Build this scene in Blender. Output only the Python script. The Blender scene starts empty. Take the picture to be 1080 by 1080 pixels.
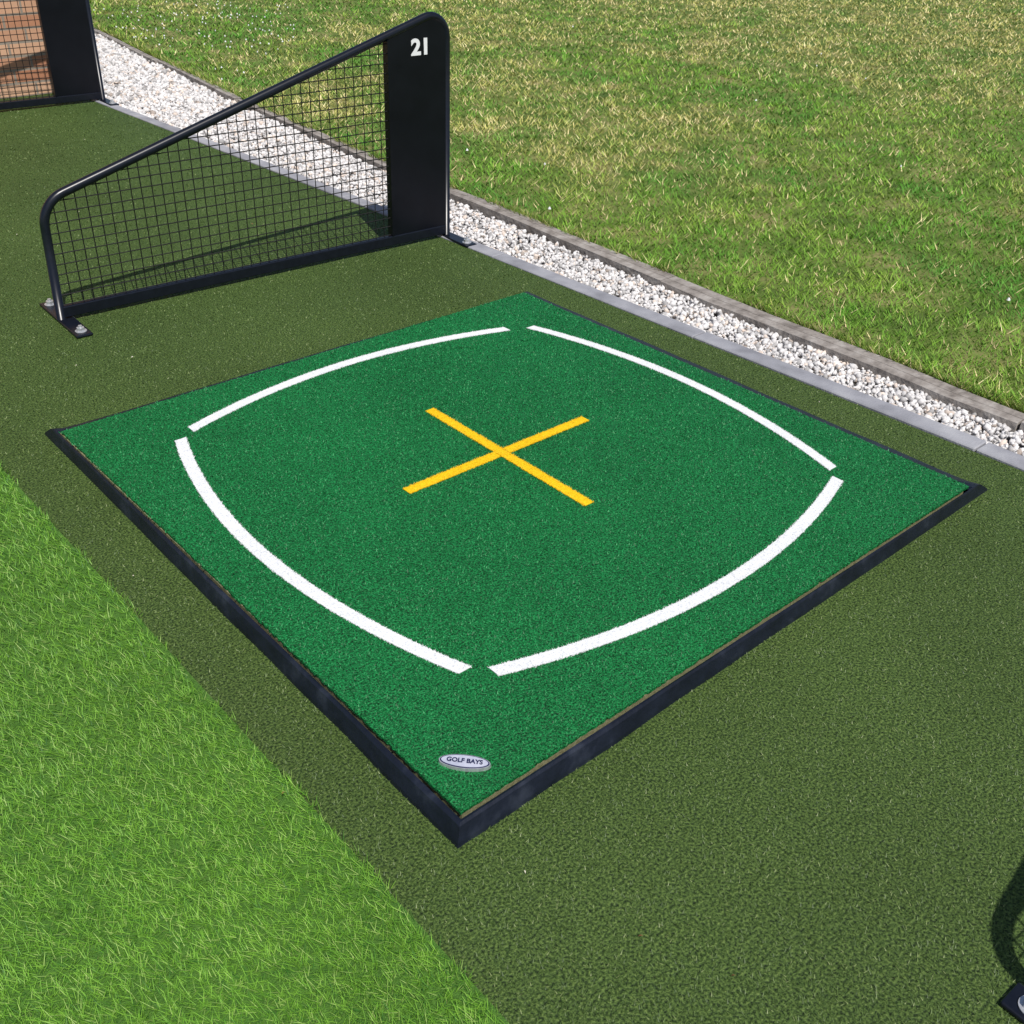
import bpy, numpy as np, math
from mathutils import Matrix, Vector
rng=np.random.default_rng(7)
scene=bpy.context.scene
scene.view_settings.view_transform='Standard'
scene.view_settings.look='None'
scene.view_settings.exposure=0

# ------------------------------------------------------------ camera
CAM=np.array([-0.6851,-0.8231,1.26193]); yaw,pit,rol=0.8235,0.57188,0.04003; F=1109.85
fw=np.array([math.cos(yaw)*math.cos(pit),math.sin(yaw)*math.cos(pit),-math.sin(pit)])
rt=np.array([math.sin(yaw),-math.cos(yaw),0.]); up=np.cross(rt,fw)
r2=rt*math.cos(rol)+up*math.sin(rol); u2=-rt*math.sin(rol)+up*math.cos(rol)
cd=bpy.data.cameras.new('camera'); cam=bpy.data.objects.new('camera',cd)
scene.collection.objects.link(cam)
M=Matrix([[r2[0],u2[0],-fw[0],CAM[0]],[r2[1],u2[1],-fw[1],CAM[1]],[r2[2],u2[2],-fw[2],CAM[2]],[0,0,0,1]])
cam.matrix_world=M
cd.sensor_width=36; cd.lens=36*F/1080; cd.clip_start=0.05; cd.clip_end=1500
scene.camera=cam

# ------------------------------------------------------------ light
w=bpy.data.worlds.new('World'); scene.world=w; w.use_nodes=True
nt=w.node_tree; nt.nodes.clear()
sky=nt.nodes.new('ShaderNodeTexSky'); sky.sky_type='NISHITA'; sky.sun_disc=False
sundir=Vector((-0.20,-0.60,1)).normalized()
sky.sun_elevation=math.asin(sundir.z); sky.sun_rotation=math.atan2(sundir.x,sundir.y)
bg=nt.nodes.new('ShaderNodeBackground'); bg.inputs[1].default_value=0.095
wo=nt.nodes.new('ShaderNodeOutputWorld')
nt.links.new(sky.outputs[0],bg.inputs[0]); nt.links.new(bg.outputs[0],wo.inputs[0])
sl=bpy.data.lights.new('sun','SUN'); sl.energy=4.5; sl.angle=math.radians(0.55); sl.color=(1,0.96,0.90)
so=bpy.data.objects.new('sun',sl); scene.collection.objects.link(so)
so.rotation_euler=sundir.to_track_quat('Z','Y').to_euler(); so.location=(0,-4,6)

# ------------------------------------------------------------ helpers
def obj(name,me,parent=None,mat=None):
    o=bpy.data.objects.new(name,me); scene.collection.objects.link(o)
    if parent: o.parent=parent
    if mat: me.materials.append(mat)
    return o
def empty(name,loc=(0,0,0)):
    e=bpy.data.objects.new(name,None); e.empty_display_size=0.1; e.location=loc
    scene.collection.objects.link(e); return e
def pymesh(name,v,f,smooth=False):
    me=bpy.data.meshes.new(name); me.from_pydata([tuple(map(float,a)) for a in v],[],f); me.update()
    if smooth: me.polygons.foreach_set('use_smooth',[True]*len(me.polygons))
    return me
def trimesh(name,V,T,C=None):
    me=bpy.data.meshes.new(name)
    me.vertices.add(len(V)); me.vertices.foreach_set('co',V.astype(np.float32).ravel())
    n=len(T); me.loops.add(n*3); me.loops.foreach_set('vertex_index',T.astype(np.int32).ravel())
    me.polygons.add(n); me.polygons.foreach_set('loop_start',np.arange(0,n*3,3,dtype=np.int32))
    me.polygons.foreach_set('loop_total',np.full(n,3,dtype=np.int32))
    me.update(calc_edges=True)
    if C is not None:
        a=me.color_attributes.new('Col','FLOAT_COLOR','POINT')
        c4=np.ones((len(V),4),np.float32); c4[:,:3]=C; a.data.foreach_set('color',c4.ravel())
    return me
def joinlists(parts):
    V=[];Fc=[]
    for v,f in parts:
        k=len(V); V+=list(v); Fc+=[tuple(i+k for i in q) for q in f]
    return V,Fc
def boxg(x0,x1,y0,y1,z0,z1):
    v=[(x0,y0,z0),(x1,y0,z0),(x1,y1,z0),(x0,y1,z0),(x0,y0,z1),(x1,y0,z1),(x1,y1,z1),(x0,y1,z1)]
    return v,[(0,3,2,1),(4,5,6,7),(0,1,5,4),(1,2,6,5),(2,3,7,6),(3,0,4,7)]
def cylg(cx,cy,z0,z1,r,n=24,r2_=None,rotd=0):
    r2_=r if r2_ is None else r2_
    v=[(cx+r*math.cos(2*math.pi*i/n+rotd),cy+r*math.sin(2*math.pi*i/n+rotd),z0) for i in range(n)]
    v+=[(cx+r2_*math.cos(2*math.pi*i/n+rotd),cy+r2_*math.sin(2*math.pi*i/n+rotd),z1) for i in range(n)]
    f=[(i,(i+1)%n,n+(i+1)%n,n+i) for i in range(n)]+[tuple(range(n,2*n)),tuple(range(n-1,-1,-1))]
    return v,f
def bevel(o,wd=0.002,seg=2):
    m=o.modifiers.new('bevel','BEVEL'); m.width=wd; m.segments=seg; m.limit_method='ANGLE'
def lat(seed): return np.random.default_rng(seed).random((256,256))
def vnoise(x,y,scale,seed=0):
    L=lat(seed); X=np.asarray(x)/scale+100.3; Y=np.asarray(y)/scale+77.7
    i=np.floor(X).astype(int); j=np.floor(Y).astype(int); fx=X-i; fy=Y-j
    fx=fx*fx*(3-2*fx); fy=fy*fy*(3-2*fy)
    g=lambda a,b:L[a%256,b%256]
    return (g(i,j)*(1-fx)+g(i+1,j)*fx)*(1-fy)+(g(i,j+1)*(1-fx)+g(i+1,j+1)*fx)*fy
def fbm(x,y,scale,seed=0):
    return (vnoise(x,y,scale,seed)+.5*vnoise(x,y,scale/2.1,seed+1)+.25*vnoise(x,y,scale/4.3,seed+2))/1.75
def smooth(a,b,x):
    t=np.clip((x-a)/(b-a),0,1); return t*t*(3-2*t)
def mix(a,b,t): t=np.asarray(t)[:,None]; return np.asarray(a)*(1-t)+np.asarray(b)*t
def inview(x,y,z=0,m=0.12):
    d=np.stack([x-CAM[0],y-CAM[1],np.full_like(x,z-CAM[2])],-1)
    zz=d@fw; px=(d@r2)/np.maximum(zz,1e-3)*F/540; py=(d@u2)/np.maximum(zz,1e-3)*F/540
    return (zz>0.1)&(np.abs(px)<1+m)&(np.abs(py)<1+m)
def cdist(x,y): return np.sqrt((x-CAM[0])**2+(y-CAM[1])**2+CAM[2]**2)

# ------------------------------------------------------------ materials
def newmat(name):
    m=bpy.data.materials.new(name); m.use_nodes=True
    return m,m.node_tree,m.node_tree.nodes['Principled BSDF']
def noise_mat(name,cols,scale=20,rough=0.8,bump=0.3,bscale=None,detail=3,spec=0.3,metal=0,bdist=0.01,stops=None):
    m,t,p=newmat(name); N=t.nodes; L=t.links
    tc=N.new('ShaderNodeTexCoord'); n=N.new('ShaderNodeTexNoise'); n.inputs['Scale'].default_value=scale; n.inputs['Detail'].default_value=detail
    n.inputs['Roughness'].default_value=.65
    L.new(tc.outputs['Object'],n.inputs['Vector'])
    r=N.new('ShaderNodeValToRGB'); els=r.color_ramp.elements
    k=len(cols); stops=stops or [0.3+0.4*i/(k-1) for i in range(k)]
    els[0].position=stops[0]; els[0].color=(*cols[0],1); els[1].position=stops[-1]; els[1].color=(*cols[-1],1)
    for i in range(1,k-1):
        e=els.new(stops[i]); e.color=(*cols[i],1)
    L.new(n.outputs['Fac'],r.inputs['Fac']); L.new(r.outputs['Color'],p.inputs['Base Color'])
    p.inputs['Roughness'].default_value=rough; p.inputs['Specular IOR Level'].default_value=spec; p.inputs['Metallic'].default_value=metal
    if bump:
        n2=N.new('ShaderNodeTexNoise'); n2.inputs['Scale'].default_value=bscale or scale*4; n2.inputs['Detail'].default_value=1
        L.new(tc.outputs['Object'],n2.inputs['Vector'])
        b=N.new('ShaderNodeBump'); b.inputs['Strength'].default_value=bump; b.inputs['Distance'].default_value=bdist
        L.new(n2.outputs['Fac'],b.inputs['Height']); L.new(b.outputs['Normal'],p.inputs['Normal'])
    return m
def turf_mat(name,cols,stops,scale,bump=.8,bdist=.004,patch=.15,pscale=3.0,rough=.7,spec=.25,dist=0.0):
    """curly synthetic pile: fine noise, pile self-shade painted into its dark colours, x broad tonal patches"""
    m,t,p=newmat(name); N=t.nodes; L=t.links
    tc=N.new('ShaderNodeTexCoord')
    n=N.new('ShaderNodeTexNoise'); n.inputs['Scale'].default_value=scale; n.inputs['Detail'].default_value=2; n.inputs['Roughness'].default_value=.6
    n.inputs['Distortion'].default_value=dist
    L.new(tc.outputs['Object'],n.inputs['Vector'])
    r=N.new('ShaderNodeValToRGB'); els=r.color_ramp.elements
    els[0].position=stops[0]; els[0].color=(*cols[0],1); els[1].position=stops[-1]; els[1].color=(*cols[-1],1)
    for i in range(1,len(cols)-1):
        e=els.new(stops[i]); e.color=(*cols[i],1)
    L.new(n.outputs['Fac'],r.inputs['Fac'])
    big=N.new('ShaderNodeTexNoise'); big.inputs['Scale'].default_value=pscale; big.inputs['Detail'].default_value=2; L.new(tc.outputs['Object'],big.inputs['Vector'])
    mr=N.new('ShaderNodeMapRange'); mr.inputs['From Min'].default_value=.3; mr.inputs['From Max'].default_value=.7
    mr.inputs['To Min'].default_value=1-patch; mr.inputs['To Max'].default_value=1+patch; L.new(big.outputs['Fac'],mr.inputs['Value'])
    sc=N.new('ShaderNodeVectorMath'); sc.operation='SCALE'; L.new(r.outputs['Color'],sc.inputs[0]); L.new(mr.outputs[0],sc.inputs['Scale'])
    L.new(sc.outputs[0],p.inputs['Base Color']); p.inputs['Roughness'].default_value=rough; p.inputs['Specular IOR Level'].default_value=spec
    b=N.new('ShaderNodeBump'); b.inputs['Strength'].default_value=bump; b.inputs['Distance'].default_value=bdist
    L.new(n.outputs['Fac'],b.inputs['Height']); L.new(b.outputs['Normal'],p.inputs['Normal'])
    return m
def blade_mat(name,rough=0.5,spec=0.3):
    m,t,p=newmat(name); N=t.nodes; L=t.links
    a=N.new('ShaderNodeVertexColor'); a.layer_name='Col'
    L.new(a.outputs['Color'],p.inputs['Base Color']); p.inputs['Roughness'].default_value=rough; p.inputs['Specular IOR Level'].default_value=spec
    return m
M_black=noise_mat('black_powder_coat',[(.004,.005,.010),(.007,.009,.016)],scale=60,rough=.30,bump=.04,bscale=400,spec=.4,bdist=.001)
M_panel=noise_mat('black_panel_sheet',[(.0025,.003,.006),(.005,.006,.010)],scale=8,rough=.30,bump=.02,bscale=300,spec=.25,bdist=.001)
M_wire=noise_mat('black_wire',[(.006,.006,.007),(.014,.014,.014)],scale=80,rough=.55,bump=0,spec=.2)
M_rubber=noise_mat('black_rubber',[(.004,.006,.013),(.008,.011,.022),(.028,.034,.052)],scale=14,rough=.45,bump=.35,bscale=90,spec=.38,bdist=.003,stops=[.35,.56,.78])
M_steel=noise_mat('galvanised_steel',[(.45,.46,.48),(.7,.7,.72)],scale=120,rough=.35,bump=.1,metal=.6,bdist=.001)
M_white=noise_mat('white_vinyl',[(.75,.75,.75),(.82,.82,.82)],scale=50,rough=.5,bump=0)
M_whturf=turf_mat('white_turf',[(.42,.43,.45),(.68,.69,.70),(.82,.82,.82)],[.25,.42,.7],300,bump=.6,bdist=.002,patch=.04)
M_navy=noise_mat('navy_print',[(.01,.015,.06),(.02,.025,.08)],scale=50,rough=.4,bump=0)
M_badge=noise_mat('badge_face',[(.36,.38,.48),(.50,.51,.60)],scale=60,rough=.35,bump=0,spec=.5)
M_back=noise_mat('turf_backing',[(.14,.13,.06),(.28,.27,.15)],scale=200,rough=.9,bump=.3)
M_blade=blade_mat('turf_fibre',rough=.5,spec=.3)
M_lawnblade=blade_mat('grass_blade',rough=.6,spec=.2)
M_stone=blade_mat('limestone_chips',rough=.85,spec=.2)

# ------------------------------------------------------------ blade fields
def blades(name,x,y,z0,hgt,wid,col,lean=0.5,dirb=None,dirs=1.0,tipb=1.25,baseb=0.45,parent=None,mat=None):
    n=len(x); th=rng.random(n)*2*math.pi
    ph=rng.random(n)*2*math.pi
    ldx=np.cos(ph)*lean; ldy=np.sin(ph)*lean
    if dirb is not None: ldx=ldx*dirs+dirb[0]; ldy=ldy*dirs+dirb[1]
    wx=np.cos(th)*wid/2; wy=np.sin(th)*wid/2
    P=np.stack([x,y,np.broadcast_to(z0,(n,))],-1); Wd=np.stack([wx,wy,np.zeros(n)],-1)
    Lz=np.stack([ldx*hgt,ldy*hgt,hgt],-1)
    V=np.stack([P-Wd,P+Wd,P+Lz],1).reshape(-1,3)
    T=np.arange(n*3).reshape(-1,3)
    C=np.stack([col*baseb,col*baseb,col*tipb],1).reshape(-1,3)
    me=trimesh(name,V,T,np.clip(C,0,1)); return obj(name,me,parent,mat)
def sample(x0,x1,y0,y1,dens,z=0,r0=1.5,pw=2.0,m=.12):
    N=int((x1-x0)*(y1-y0)*dens); x=x0+rng.random(N)*(x1-x0); y=y0+rng.random(N)*(y1-y0)
    k=inview(x,y,z,m)&(rng.random(N)<np.minimum(1,(r0/cdist(x,y))**pw))
    return x[k],y[k]

# ------------------------------------------------------------ strip lines
def pl(pts): 
    a=np.array(pts); return lambda y: np.interp(y,a[:,0],a[:,1])
WI=pl([(-30,2.2),(.08,1.975),(1.0,1.990),(2.56,2.045),(3.3,2.09),(4.82,2.225),(7.1,2.50),(40,5.8)])
WO=pl([(-30,2.28),(.12,2.056),(1.1,2.077),(2.64,2.118),(3.3,2.14),(4.82,2.265),(7.1,2.535),(40,5.85)])
EI=pl([(-30,1.80),(-.03,1.746),(2.03,1.693),(4.72,1.589),(40,.3)])
EG=pl([(-30,1.87),(-.03,1.812),(2.03,1.752),(4.6,1.645),(40,.36)])
YS=np.concatenate([np.arange(-30,-2,4.),np.arange(-2,10,.5),np.arange(10,41,5.)])
def strip(name,fa,fb,z,mat):
    v=[]
    for y in YS: v+= [(fa(y),y,z),(fb(y),y,z)]
    return obj(name,pymesh(name,v,[(2*i,2*i+1,2*i+3,2*i+2) for i in range(len(YS)-1)]),None,mat)

# ground to horizon
M_ground=noise_mat('earth_and_grass',[(.05,.07,.02),(.09,.11,.03),(.14,.13,.06)],scale=.6,rough=.95,bump=.3,bscale=20)
obj('ground',pymesh('ground',[(-500,-500,-.06),(500,-500,-.06),(500,500,-.06),(-500,500,-.06)],[(0,1,2,3)]),None,M_ground)

# lawn
M_lawn=noise_mat('lawn_soil',[(.055,.095,.014),(.10,.145,.026),(.24,.21,.085)],scale=4,rough=.95,bump=.5,bscale=60,bdist=.01,detail=6)
v=[]
for y in YS: v+=[(float(WO(y))-.005,y,-.012),(250,y,-.012)]
lawn=obj('lawn',pymesh('lawn',v,[(2*i,2*i+1,2*i+3,2*i+2) for i in range(len(YS)-1)]),None,M_lawn)
x,y=sample(2.0,13.0,-.6,12.0,20000,r0=2.7,pw=2.0,m=.05)
k=x>WO(y)+.002; x=x[k]; y=y[k]; r=cdist(x,y)
g1=fbm(x,y,1.3,11); g2=fbm(x,y,.33,21); g3=fbm(x,y,.09,31); g4=fbm(x,y,3.4,41)
far=np.clip((x-2.1)*.022+(y-1)*.009,0,.17)
dry=smooth(.50,.70,.40*g1+.30*g2+.26*g4+.06*rng.standard_normal(len(x))+far)
col=mix((.085,.230,.022),(.20,.335,.038),np.clip(g2*1.7-.35+.18*rng.standard_normal(len(x)),0,1))
col=mix(col,(.50,.40,.15),dry*.68)
straw=(rng.random(len(x))<.06+.22*dry); col[straw]=np.array([.64,.53,.27])
clov=smooth(.56,.63,fbm(x,y,.45,51)); col=mix(col,(.065,.22,.025),clov*.7*(~straw))
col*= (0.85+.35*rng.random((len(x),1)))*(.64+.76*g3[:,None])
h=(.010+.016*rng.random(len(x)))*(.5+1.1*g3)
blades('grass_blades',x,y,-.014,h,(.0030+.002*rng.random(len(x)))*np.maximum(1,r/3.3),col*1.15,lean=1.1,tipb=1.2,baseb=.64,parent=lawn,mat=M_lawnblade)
# longer fringe where the mower misses, spilling over the timber
n=9000; y=-.6+rng.random(n)*9; y=y[fbm(y,y*0,.12,99)>.42]; n=len(y); x=WO(y)+.003+.03*rng.random(n)**1.5
col=mix((.08,.22,.02),(.30,.34,.07),rng.random(n)); kk=rng.random(n)<.15; col[kk]=np.array([.6,.5,.25])
blades('edge_fringe',x,y,-.010,.018+.028*rng.random(n),.0035*np.maximum(1,cdist(x,y)/3.2),col,lean=.7,dirb=(-.35,0),tipb=1.25,baseb=.5,parent=lawn,mat=M_lawnblade)
# clover flowers
x,y=sample(2.2,12,0,12,70,r0=6,pw=1); k=(x>WO(y)+.1)&(((y>x*1.1+2.3)&(fbm(x,y,.9,61)>.46))|(rng.random(len(x))<.008)); x=x[k];y=y[k]
parts=[cylg(a,b,.004,.012,.003+.004*rng.random(),6,.003) for a,b in zip(x,y)]
V_,F_=joinlists(parts); obj('clover_flowers',pymesh('clover_flowers',V_,F_),lawn,M_white)

# timber edging: separate boards
M_wood=noise_mat('weathered_timber',[(.15,.13,.115),(.27,.24,.215),(.38,.35,.32)],scale=18,rough=.9,bump=.5,bscale=70,bdist=.006)
parts=[]; yb=-8.0
while yb<14:
    L_=1.15+.5*rng.random(); ye=yb+L_; o1=.006*rng.standard_normal(); zt=.002+.006*rng.random()
    a0,a1,b0,b1=WI(yb)+o1,WO(yb)+o1,WI(ye)+o1,WO(ye)+o1
    ns=6; vv=[];ff=[]
    for i in range(ns+1):
        t=i/ns; yy=yb+.004+t*(L_-.008); xa=a0+(b0-a0)*t+.003*rng.standard_normal(); xb=a1+(b1-a1)*t+.003*rng.standard_normal(); xm=xa+(xb-xa)*.45
        q=.0015*rng.standard_normal()
        vv+=[(xa,yy,-.06),(xa,yy,zt+q),(xm,yy,zt+q+.001),(xm+.003,yy,zt+q-.006),(xm+.006,yy,zt+q),(xb,yy,zt+q),(xb,yy,-.06)]
    for i in range(ns):
        for j in range(6): ff.append((7*i+j,7*i+j+1,7*i+7+j+1,7*i+7+j))
    ff+=[tuple(range(7))[::-1],tuple(7*ns+j for j in range(7))]
    parts.append((vv,ff)); yb=ye
V_,F_=joinlists(parts); te=obj('timber_edging',pymesh('timber_edging',V_,F_),None,M_wood)

# gravel
M_gbed=noise_mat('gravel_bed',[(.10,.095,.09),(.3,.29,.28)],scale=70,rough=.95,bump=.8)
gr=strip('gravel_path',lambda y:float(EG(y))-.01,lambda y:float(WI(y))+.01,-.035,M_gbed)
N=int(2.0*13*13500); x=1.4+rng.random(N)*2.0; y=-1.2+rng.random(N)*13
k=(x>EG(y)+.006)&(x<WI(y)-.004)&inview(x,y,0,.15)&(rng.random(N)<np.minimum(1,(3.6/cdist(x,y))**1.2)); x=x[k];y=y[k]; n=len(x)
ph=(1+5**.5)/2
ico=np.array([(-1,ph,0),(1,ph,0),(-1,-ph,0),(1,-ph,0),(0,-1,ph),(0,1,ph),(0,-1,-ph),(0,1,-ph),(ph,0,-1),(ph,0,1),(-ph,0,-1),(-ph,0,1)],float); ico/=np.linalg.norm(ico[0])
ift=np.array([(0,11,5),(0,5,1),(0,1,7),(0,7,10),(0,10,11),(1,5,9),(5,11,4),(11,10,2),(10,7,6),(7,1,8),(3,9,4),(3,4,2),(3,2,6),(3,6,8),(3,8,9),(4,9,5),(2,4,11),(6,2,10),(8,6,7),(9,8,1)])
S=(.0048+.0078*rng.random(n)**1.8)*np.maximum(1,cdist(x,y)/4.5)
B=ico[None]*(1+.28*rng.standard_normal((n,12,1)).clip(-1.4,1.4))*np.stack([np.ones(n),.65+.35*rng.random(n),.5+.35*rng.random(n)],-1)[:,None,:]
q=rng.standard_normal((n,4)); q/=np.linalg.norm(q,axis=1)[:,None]; a,b,c,d=q.T
R=np.stack([np.stack([1-2*(c*c+d*d),2*(b*c-a*d),2*(b*d+a*c)],-1),np.stack([2*(b*c+a*d),1-2*(b*b+d*d),2*(c*d-a*b)],-1),np.stack([2*(b*d-a*c),2*(c*d+a*b),1-2*(b*b+c*c)],-1)],1)
B=np.einsum('nij,nkj->nki',R,B)*S[:,None,None]
zc=-.028+.016*rng.random(n)+.008*(fbm(x,y,.15,5)-.5)
V=(B+np.stack([x,y,zc],-1)[:,None,:]).reshape(-1,3)
T=(np.arange(n)[:,None,None]*12+ift[None]).reshape(-1,3)
tone=.54+.26*rng.random(n); tone[rng.random(n)<.18]*=.55
sc=np.stack([tone*1.0,tone*.965,tone*.945],-1); warm=rng.random(n)<.12; sc[warm]*=np.array([1,.88,.78])
obj('gravel_stones',trimesh('gravel_stones',V,T,np.repeat(sc,12,0)),gr,M_stone)

# concrete kerb (flush edging)
M_conc=noise_mat('concrete',[(.20,.20,.22),(.28,.28,.305),(.36,.36,.38)],scale=7,rough=.85,bump=.35,bscale=160,bdist=.003)
parts=[];yb=-8.
while yb<16:
    ye=yb+.9; g=.002
    v,f=boxg(0,1,0,1,-.05,.006)
    vv=[]
    for (a,b,c) in v:
        yy=yb+g+b*(.9-2*g); xa=EI(yy);xb=EG(yy); vv.append((xa+a*(xb-xa),yy,c+.001*rng.standard_normal()))
    parts.append((vv,f)); yb=ye
V_,F_=joinlists(parts); kb=obj('concrete_kerb',pymesh('concrete_kerb',V_,F_),None,M_conc); bevel(kb,.003,1)

# ------------------------------------------------------------ dark turf
M_dk=turf_mat('dark_turf_pile',[(.008,.017,.004),(.034,.063,.013),(.078,.128,.027),(.15,.205,.055)],[.32,.45,.58,.76],230,bump=.9,bdist=.0045,patch=.11,pscale=1.8)  # near-black stops paint the shade between the fibres
LX=-.148
v=[]
for y in YS: v+=[(-4,y,0),(float(EI(y))-.002,y,0)]
dk=obj('dark_artificial_turf',pymesh('dark_artificial_turf',v,[(2*i,2*i+1,2*i+3,2*i+2) for i in range(len(YS)-1)]),None,M_dk)
x,y=sample(-.2,1.74,-1.2,6,70000,r0=1.5,pw=2,m=.04)
k=(x>LX-.01)&(x<EI(y)-.004)&~((x>-.02)&(x<1.585)&(y>-.02)&(y<1.585)); x=x[k];y=y[k];n=len(x); r=cdist(x,y)
g=fbm(x,y,.5,71)
col=mix((.038,.078,.015),(.12,.180,.045),np.clip(.5*g+.25+.3*rng.standard_normal(n),0,1)); col[rng.random(n)<.06]=np.array([.21,.26,.10])
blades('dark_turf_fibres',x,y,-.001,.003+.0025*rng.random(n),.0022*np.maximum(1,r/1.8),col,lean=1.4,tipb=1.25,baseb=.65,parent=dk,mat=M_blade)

# ------------------------------------------------------------ light turf
M_lt=noise_mat('light_turf_base',[(.05,.13,.018),(.10,.23,.03)],scale=150,rough=.9,bump=.6)
lt=obj('light_artificial_turf',pymesh('light_artificial_turf',[(-5,-8,.004),(LX,-8,.004),(LX,20,.004),(-5,20,.004)],[(0,1,2,3)]),None,M_lt)
x,y=sample(-1.9,LX,-1.0,2.4,115000,r0=1.5,pw=2,m=.05); n=len(x); r=cdist(x,y)
edge=.004*np.sin(y*9)+.004*np.sin(y*31+1)+.003*rng.standard_normal(n); x=np.minimum(x+edge*(x>LX-.03),LX+.006)
g=fbm(x,y,.22,81); g2=fbm(x,y,.05,83)
col=mix((.125,.34,.026),(.28,.56,.065),np.clip(.25+.5*g2+.3*rng.standard_normal(n),0,1))
k=rng.random(n); col[k<.13]=np.array([.40,.60,.15]); col[(k>.13)&(k<.24)]=np.array([.060,.20,.025])
col*=(.84+.32*g[:,None])
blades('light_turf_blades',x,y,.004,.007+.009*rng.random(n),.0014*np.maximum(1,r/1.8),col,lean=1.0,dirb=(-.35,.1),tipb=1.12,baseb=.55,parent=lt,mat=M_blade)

# ------------------------------------------------------------ golf mat
H=.040
mat_root=empty('golf_mat')
base=boxg(0.002,1.493,0.002,1.505,0.0,.034); obj('foam_base',pymesh('foam_base',*base),mat_root,M_back)
M_mt=turf_mat('mat_turf_pile',[(.001,.022,.005),(.0045,.095,.023),(.009,.200,.050),(.04,.36,.11)],[.32,.45,.60,.78],270,bump=1,bdist=.004,patch=.10,pscale=3,spec=.25,rough=.5)  # dark stops paint pile self-shade; patches paint in brushed sheen variation
cor=[(-.001,.001),(1.5,-.004),(1.491,1.512),(.004,1.5)]
ring=[]
for a in range(4):
    A=np.array(cor[a]);B_=np.array(cor[(a+1)%4]); nn=240
    for i in range(nn):
        p=A*(1-i/nn)+B_*i/nn; c_=np.array([.75,.75])-p; c_/=np.linalg.norm(c_)
        ring.append(p+c_*(0 if i==0 else abs(.0012*rng.standard_normal())))
m_=len(ring)
v=[(p[0],p[1],.0345) for p in ring]+[(p[0],p[1],H) for p in ring]
f=[tuple(range(m_,2*m_))]+[(i,(i+1)%m_,m_+(i+1)%m_,m_+i) for i in range(m_)]
obj('turf_sheet',pymesh('turf_sheet',v,f),mat_root,M_mt)
def ribbon(O,I,zt,amp):
    n=len(O); V=[]
    for o_,i_ in zip(O,I):
        o_=np.array(o_);i_=np.array(i_); d=(o_-i_)/np.linalg.norm(o_-i_)
        o2=o_+d*amp*rng.standard_normal(); i2=i_-d*amp*rng.standard_normal()
        V+=[(*o2,H+.0006),(*o2,zt),(*i2,zt),(*i2,H+.0006)]
    Fc=[]
    for k in range(n-1):
        for j in range(3): Fc.append((4*k+j,4*k+j+1,4*k+5+j,4*k+4+j))
    Fc+=[(0,1,2,3),(4*n-1,4*n-2,4*n-3,4*n-4)]
    return V,Fc
def arcpts(u0,u1,e,bul,off,sw,n=420):
    P=[]
    for i in range(n+1):
        t=-1+2*i/n; u=(u0+u1)/2+(u1-u0)/2*t; q=e+bul*(1-t*t)-off*(1 if bul>0 else -1)
        P.append((q,u) if sw else (u,q))
    return P
A_=[(.245,1.252,1.334,.086,False),(.240,1.290,1.330,.088,True),(.240,1.285,.192,-.092,False),(.240,1.292,.190,-.092,True)]
parts=[ribbon(arcpts(a,b,c,d,0,s),arcpts(a,b,c,d,.028,s),H+.002,.0006) for a,b,c,d,s in A_]
V_,F_=joinlists(parts); obj('alignment_arcs',pymesh('alignment_arcs',V_,F_),mat_root,M_whturf)
M_yel=turf_mat('yellow_turf',[(.42,.23,.004),(.75,.45,.006),(.90,.62,.02)],[.25,.45,.75],300,bump=.6,bdist=.002,patch=.04,spec=.15)
def line(x0,y0,x1,y1,n):
    return [(x0+(x1-x0)*i/n,y0+(y1-y0)*i/n) for i in range(n+1)]
V_,F_=joinlists([ribbon(line(.744,.487,.744,1.053,200),line(.770,.487,.770,1.053,200),H+.002,.0007),
  ribbon(line(.478,.763,.7425,.763,90),line(.478,.789,.7425,.789,90),H+.0021,.0007),
  ribbon(line(.7715,.763,1.034,.763,90),line(.7715,.789,1.034,.789,90),H+.0021,.0007)])
obj('centre_cross',pymesh('centre_cross',V_,F_),mat_root,M_yel)
def fuzz(O,n,sp):
    O=np.array(O); idx=rng.integers(0,len(O)-1,n); t=rng.random(n)[:,None]; P=O[idx]*(1-t)+O[idx+1]*t
    return P+sp*rng.standard_normal(P.shape)
P=np.concatenate([fuzz(arcpts(a,b,c,d,o,s),2500,.0010) for a,b,c,d,s in A_ for o in (.001,.027)])
n=len(P); cw=np.full((n,3),.74)*(.85+.2*rng.random((n,1)))
blades('white_fibres',P[:,0],P[:,1],H,.0025+.0015*rng.random(n),.0015,cw,lean=1.0,tipb=1,baseb=1,parent=mat_root,mat=M_blade)
P=np.concatenate([fuzz(line(*q,60),1300,.0010) for q in [(.745,.487,.745,1.053),(.769,.487,.769,1.053),(.478,.764,1.034,.764),(.478,.788,1.034,.788)]])
n=len(P); cw=np.array([.82,.51,.01])*(.8+.3*rng.random((n,1)))
blades('yellow_fibres',P[:,0],P[:,1],H,.003+.0015*rng.random(n),.0015,cw,lean=1.0,tipb=1,baseb=1,parent=mat_root,mat=M_blade)
N=200000; x=rng.random(N)*1.5; y=rng.random(N)*1.51; r=cdist(x,y)
k=(rng.random(N)<np.minimum(1,(1.6/r)**1.5))&(y<1.5+.012*x/1.5)&(x<1.5-.009*y/1.5)
for a,b,c,d,s in A_:
    u,vv=(y,x) if s else (x,y); t=(u-(a+b)/2)/((b-a)/2); o_=c+d*(1-t*t); sg=1 if d>0 else -1
    k&=~((np.abs(t)<1)&((o_-vv)*sg>0)&((o_-vv)*sg<.028))
k&=~(((np.abs(x-.757)<.013)&(y>.487)&(y<1.053))|((np.abs(y-.776)<.013)&(x>.478)&(x<1.034)))
x=x[k];y=y[k];r=r[k];n=len(x)
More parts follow.
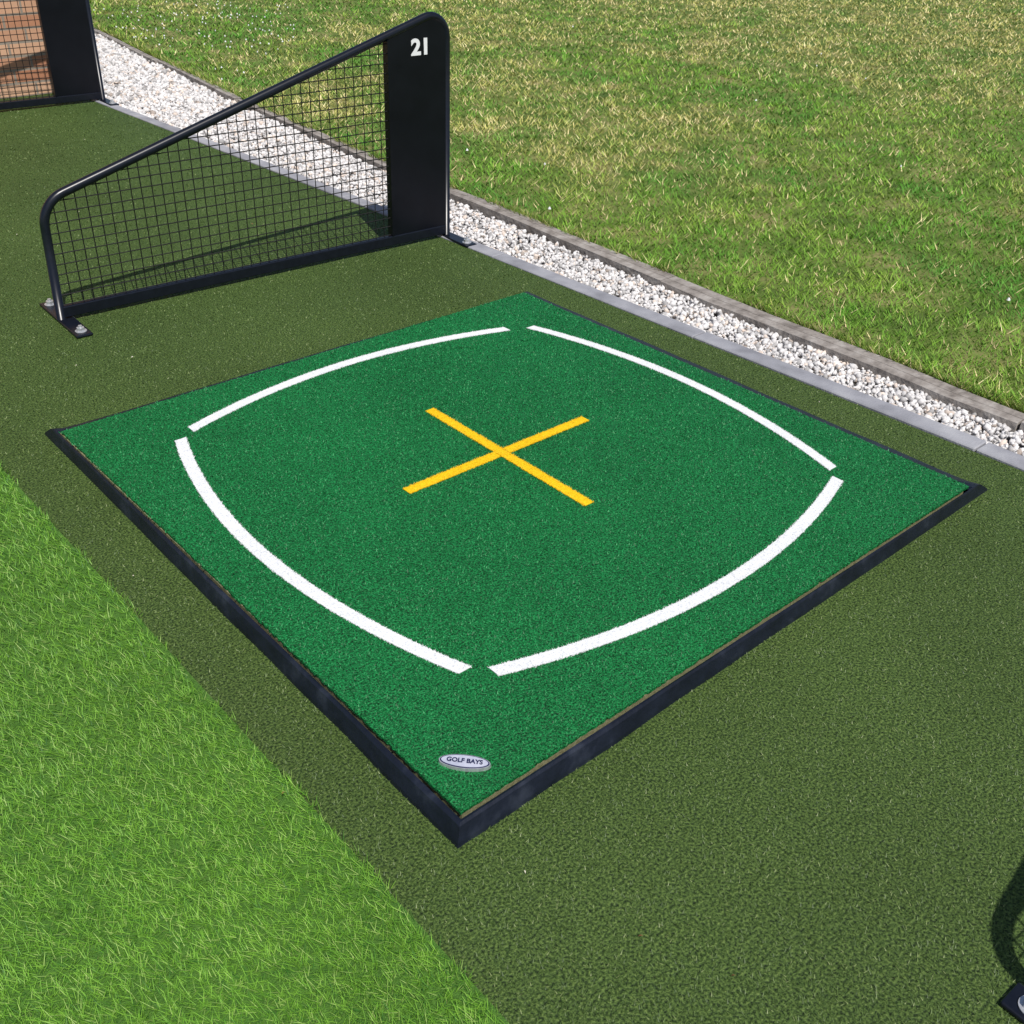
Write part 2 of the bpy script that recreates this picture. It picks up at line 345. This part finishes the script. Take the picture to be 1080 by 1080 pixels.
col=mix((.003,.085,.020),(.016,.31,.085),rng.random(n)**1.2)
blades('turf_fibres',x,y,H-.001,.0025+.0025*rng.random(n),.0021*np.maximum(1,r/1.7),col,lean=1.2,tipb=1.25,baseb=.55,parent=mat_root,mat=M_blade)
# frame
inn=[(-.003,-.003),(1.503,-.008),(1.495,1.516),(.000,1.504)]
out=[(-.025,-.022),(1.588,-.015),(1.575,1.585),(-.010,1.584)]
V_=[];F_=[]
rings=[(0.0,.030),(.10,.0345),(.32,.035),(.50,.031),(.93,.008),(1.0,.0)]
nseg=80
for a in range(4):
    b=(a+1)%4; k0=len(V_)
    near=a in (0,3)
    for i in range(nseg+1):
        t=i/nseg
        I=np.array(inn[a])*(1-t)+np.array(inn[b])*t; O=np.array(out[a])*(1-t)+np.array(out[b])*t
        ed=math.sin(math.pi*t)
        wob=((.0015*math.sin(t*11+a)+.001*math.sin(t*37+a*2))*min(1,ed*8)+.002*ed) if 0<i<nseg else 0
        if near: zf=1.0
        else:
            te_=t if a==1 else 1-t
            zf=.42+.58*max(0,1-te_/.05)
        for (s,zz) in rings:
            p=I*(1-s)+O*s
            nrm=(O-I)/np.linalg.norm(O-I); p=p+nrm*wob*s
            V_.append((p[0],p[1],(zz+(.0012*math.sin(t*23+a) if .1<s<.6 and 0<i<nseg else 0))*zf))
    nr=len(rings)
    for i in range(nseg):
        for j in range(nr-1):
            F_.append((k0+i*nr+j,k0+i*nr+j+1,k0+(i+1)*nr+j+1,k0+(i+1)*nr+j))
fr=obj('rubber_frame',pymesh('rubber_frame',V_,F_),mat_root,M_rubber)
# badge
bd=empty('badge',(.065,.072,H+.004)); bd.rotation_euler=(0,0,math.atan2(-.060,.054)); bd.parent=mat_root
def ellg(a,b,z0,z1,n=48,s=1.0):
    v,f=cylg(0,0,z0,z1,1,n); v=[(p[0]*a*(1 if i<n else s),p[1]*b*(1 if i<n else s),p[2]) for i,p in enumerate(v)]; return v,f
obj('badge_rim',pymesh('badge_rim',*ellg(.0415,.0150,-.004,.002,s=.98)),bd,M_steel)
obj('badge_field',pymesh('badge_field',*ellg(.0390,.0134,.002,.0026)),bd,M_navy)
obj('badge_face',pymesh('badge_face',*ellg(.0370,.0118,.0026,.0032)),bd,M_badge)
def text(s,size,loc,rot,mat,parent,off=0,ext=.0005,name='text',sx=1):
    c=bpy.data.curves.new(name,'FONT'); c.body=s; c.size=size; c.align_x='CENTER'; c.align_y='CENTER'; c.extrude=ext; c.offset=off
    t=bpy.data.objects.new('tmp',c); scene.collection.objects.link(t)
    bpy.context.view_layer.update()
    me=bpy.data.meshes.new_from_object(t.evaluated_get(bpy.context.evaluated_depsgraph_get())); me.name=name
    bpy.data.objects.remove(t); me.materials.clear()
    o=obj(name,me,parent,mat); o.location=loc; o.rotation_euler=rot; o.scale=(sx,1,1); return o
text('GOLF BAYS',.0122,(0,0,.0037),(0,0,0),M_navy,bd,off=.0003,ext=.0003,name='badge_lettering',sx=.92)

# ------------------------------------------------------------ bay dividers
def fillet(P,rads,n=10):
    out_=[np.array(P[0],float)]
    for i in range(1,len(P)-1):
        p=np.array(P[i],float); a=np.array(P[i-1],float)-p; b=np.array(P[i+1],float)-p
        a/=np.linalg.norm(a); b/=np.linalg.norm(b); ang=math.acos(a@b); r=rads[i-1]; tl=r/math.tan(ang/2)
        c=p+(a+b)/np.linalg.norm(a+b)*r/math.sin(ang/2)
        s=p+a*tl-c; e=p+b*tl-c; tot=math.acos(np.clip(s@e/r/r,-1,1))
        for j in range(n+1):
            t=j/n; out_.append(c+(s*math.sin((1-t)*tot)+e*math.sin(t*tot))/math.sin(tot))
    out_.append(np.array(P[-1],float)); return out_
def tube(path,r,n=14):
    V=[];Fc=[];m=len(path)
    for i,p in enumerate(path):
        t=path[min(i+1,m-1)]-path[max(i-1,0)]; t=t/np.linalg.norm(t); nn=np.array([-t[1],t[0]])
        for j in range(n):
            a=2*math.pi*j/n; q=p+nn*r*math.cos(a); V.append((q[0],r*math.sin(a),q[1]))
    for i in range(m-1):
        for j in range(n): Fc.append((i*n+j,i*n+(j+1)%n,(i+1)*n+(j+1)%n,(i+1)*n+j))
    Fc+=[tuple(range(n)),tuple((m-1)*n+j for j in range(n-1,-1,-1))]
    return V,Fc
P1=(.014,.350);P2=(1.424,.773)
path=fillet([(.004,.008),P1,P2,(1.424,.008)],[.095,.068])
def railz(s):
    return np.interp(s,[p[0] for p in path[:-1]],[p[1] for p in path[:-1]]) if s>.02 else .28
def wire_lines(sp=.0325):
    parts=[];r=.0017
    def rod(p,q,y,r):
        p=np.array(p);q=np.array(q); t=(q-p)/np.linalg.norm(q-p); nn=np.array([-t[1],t[0]])*r
        c=[(p+nn,y),(p,y-r),(p-nn,y),(p,y+r)]; d=[(q+nn,y),(q,y-r),(q-nn,y),(q,y+r)]
        v=[(a[0],yy,a[1]) for a,yy in c]+[(a[0],yy,a[1]) for a,yy in d]
        return v,[(i,(i+1)%4,4+(i+1)%4,4+i) for i in range(4)]
    s=.014+sp
    while s<1.18:
        j=.0012*rng.standard_normal(); parts.append(rod((s+j,.04),(s+.001*rng.standard_normal(),railz(s)),.0015,r)); s+=sp
    z=.05
    while z<.70:
        if z<.28: s0=.012
        else:
            ss=np.linspace(.012,1.195,600); zz=np.array([railz(a) for a in ss]); s0=ss[np.argmax(zz>z)]
        if s0<1.18: parts.append(rod((s0,z+.0008*rng.standard_normal()),(1.197,z+.0008*rng.standard_normal()),-.0015,r))
        z+=sp*.92
    return joinlists(parts)
def divider(name,loc,num,rz):
    e=empty(name,loc); e.rotation_euler=(0,0,rz)
    o=obj('tube_frame',pymesh('tube_frame',*tube(path,.0135),smooth=True),e,M_black)
    o=obj('bottom_rail',pymesh('bottom_rail',*boxg(.012,1.416,-.012,.012,.012,.046)),e,M_black); bevel(o,.003,2)
    top=[p for p in path[:-1] if p[0]>=1.19 and p[1]>.3]
    prof=[(1.185,.0465),(1.424,.0465)]+[tuple(p) for p in reversed(top)]+[(1.185,float(railz(1.185)))]
    m_=len(prof); v=[(a,-.0095,b) for a,b in prof]+[(a,.0095,b) for a,b in prof]
    f=[tuple(range(m_)),tuple(range(2*m_-1,m_-1,-1))]+[(i,m_+i,m_+(i+1)%m_,(i+1)%m_) for i in range(m_)]
    obj('end_panel',pymesh('end_panel',v,f),e,M_panel)
    obj('panel_flange',pymesh('panel_flange',*boxg(1.178,1.188,-.014,.014,.0465,float(railz(1.18))-.01)),e,M_panel)
    obj('wire_mesh',pymesh('wire_mesh',*wire_lines()),e,M_wire)
    text(num,.068,(1.312,-.0102,.658),(math.pi/2,0,0),M_white,e,off=.0026,ext=.0006,name='bay_number',sx=1.14)
    for nm,cx in(('foot_plate_low',.016),('foot_plate_high',1.425)):
        v,f=boxg(cx-.024,cx+.024,-.155,.155,.001,.009)
        o=obj(nm,pymesh(nm,v,f),e,M_black); bevel(o,.003,2)
        for yy in(-.125,.125):
            parts=[cylg(cx,yy,.0095,.0115,.0165,24),cylg(cx,yy,.0117,.021,.0115,6,rotd=.4),cylg(cx,yy,.0212,.027,.0055,12)]
            V1,F1=joinlists(parts); obj('anchor_bolt',pymesh('anchor_bolt',V1,F1),e,M_steel)
    return e
divider('bay_divider',(.290,2.235,0),'21',math.atan2(-.035,1))
divider('bay_divider',(.200,5.03,0),'22',math.atan2(-.030,1))
divider('bay_divider',(.356,-.825,0),'20',math.atan2(-.045,1))

# ------------------------------------------------------------ brick wall + post behind far divider
m,t,p=newmat('red_brick'); N_=t.nodes; L=t.links
tc=N_.new('ShaderNodeTexCoord'); mp=N_.new('ShaderNodeMapping'); mp.inputs['Rotation'].default_value=(math.pi/2,0,0)
br=N_.new('ShaderNodeTexBrick'); br.inputs['Color1'].default_value=(.45,.20,.11,1); br.inputs['Color2'].default_value=(.68,.42,.27,1); br.inputs['Mortar'].default_value=(.30,.25,.20,1)
br.inputs['Scale'].default_value=1; br.inputs['Brick Width'].default_value=.20; br.inputs['Row Height'].default_value=.066; br.inputs['Mortar Size'].default_value=.006
L.new(tc.outputs['Object'],mp.inputs['Vector']); L.new(mp.outputs[0],br.inputs['Vector']); L.new(br.outputs['Color'],p.inputs['Base Color'])
bp=N_.new('ShaderNodeBump'); bp.inputs['Strength'].default_value=.6; bp.inputs['Distance'].default_value=.01; bp.invert=True
L.new(br.outputs['Fac'],bp.inputs['Height']); L.new(bp.outputs[0],p.inputs['Normal']); p.inputs['Roughness'].default_value=.9
obj('brick_wall',pymesh('brick_wall',*boxg(-2.2,1.50,5.30,5.52,.001,2.2)),None,m)
sp=empty('steel_post'); V1,F1=boxg(1.503,1.575,5.29,5.37,.001,2.2)
o=obj('post',pymesh('post',V1,F1),sp,M_black); bevel(o,.005,2)
obj('base_plate',pymesh('base_plate',*boxg(1.482,1.59,5.25,5.288,.001,.012)),sp,M_black)

# ------------------------------------------------------------ tiny litter
M_lit=noise_mat('dead_leaf',[(.16,.05,.02),(.30,.14,.06)],scale=90,rough=.8,bump=0)
M_lit2=noise_mat('pale_petal',[(.5,.45,.35),(.7,.65,.55)],scale=90,rough=.8,bump=0)
def litter(name,pts,mt,sz):
    parts=[]
    for a,b,zz in pts:
        th=rng.random()*6.28; s=sz*(.6+.7*rng.random()); c,sn=math.cos(th)*s,math.sin(th)*s
        parts.append(([(a-c,b-sn,zz),(a+sn*.4,b-c*.4,zz+.002),(a+c,b+sn,zz+.001),(a-sn*.45,b+c*.45,zz+.004)],[(0,1,2,3)]))
    V1,F1=joinlists(parts); obj(name,pymesh(name,V1,F1),None,mt)
litter('dead_leaf_bits',[(-.172,.219,.018),(.12,-.42,.006),(.07,-.30,.006),(.9,-.2,.006),(1.2,2.7,.006),(.35,2.02,.006)],M_lit,.0045)
litter('pale_petal_bits',[(.40,2.9,.006),(.75,3.2,.006),(.2,1.9,.006),(1.4,-.25,.006),(1.65,.5,.006),(-.1,.9,.006),(.02,-.12,.006),(.5,-.35,.006)]+[(float(-.1+1.7*rng.random()),float(1.7+4*rng.random()),.006) for _ in range(14)],M_lit2,.003)
print('verts total',sum(len(o.data.vertices) for o in scene.objects if o.type=='MESH'))
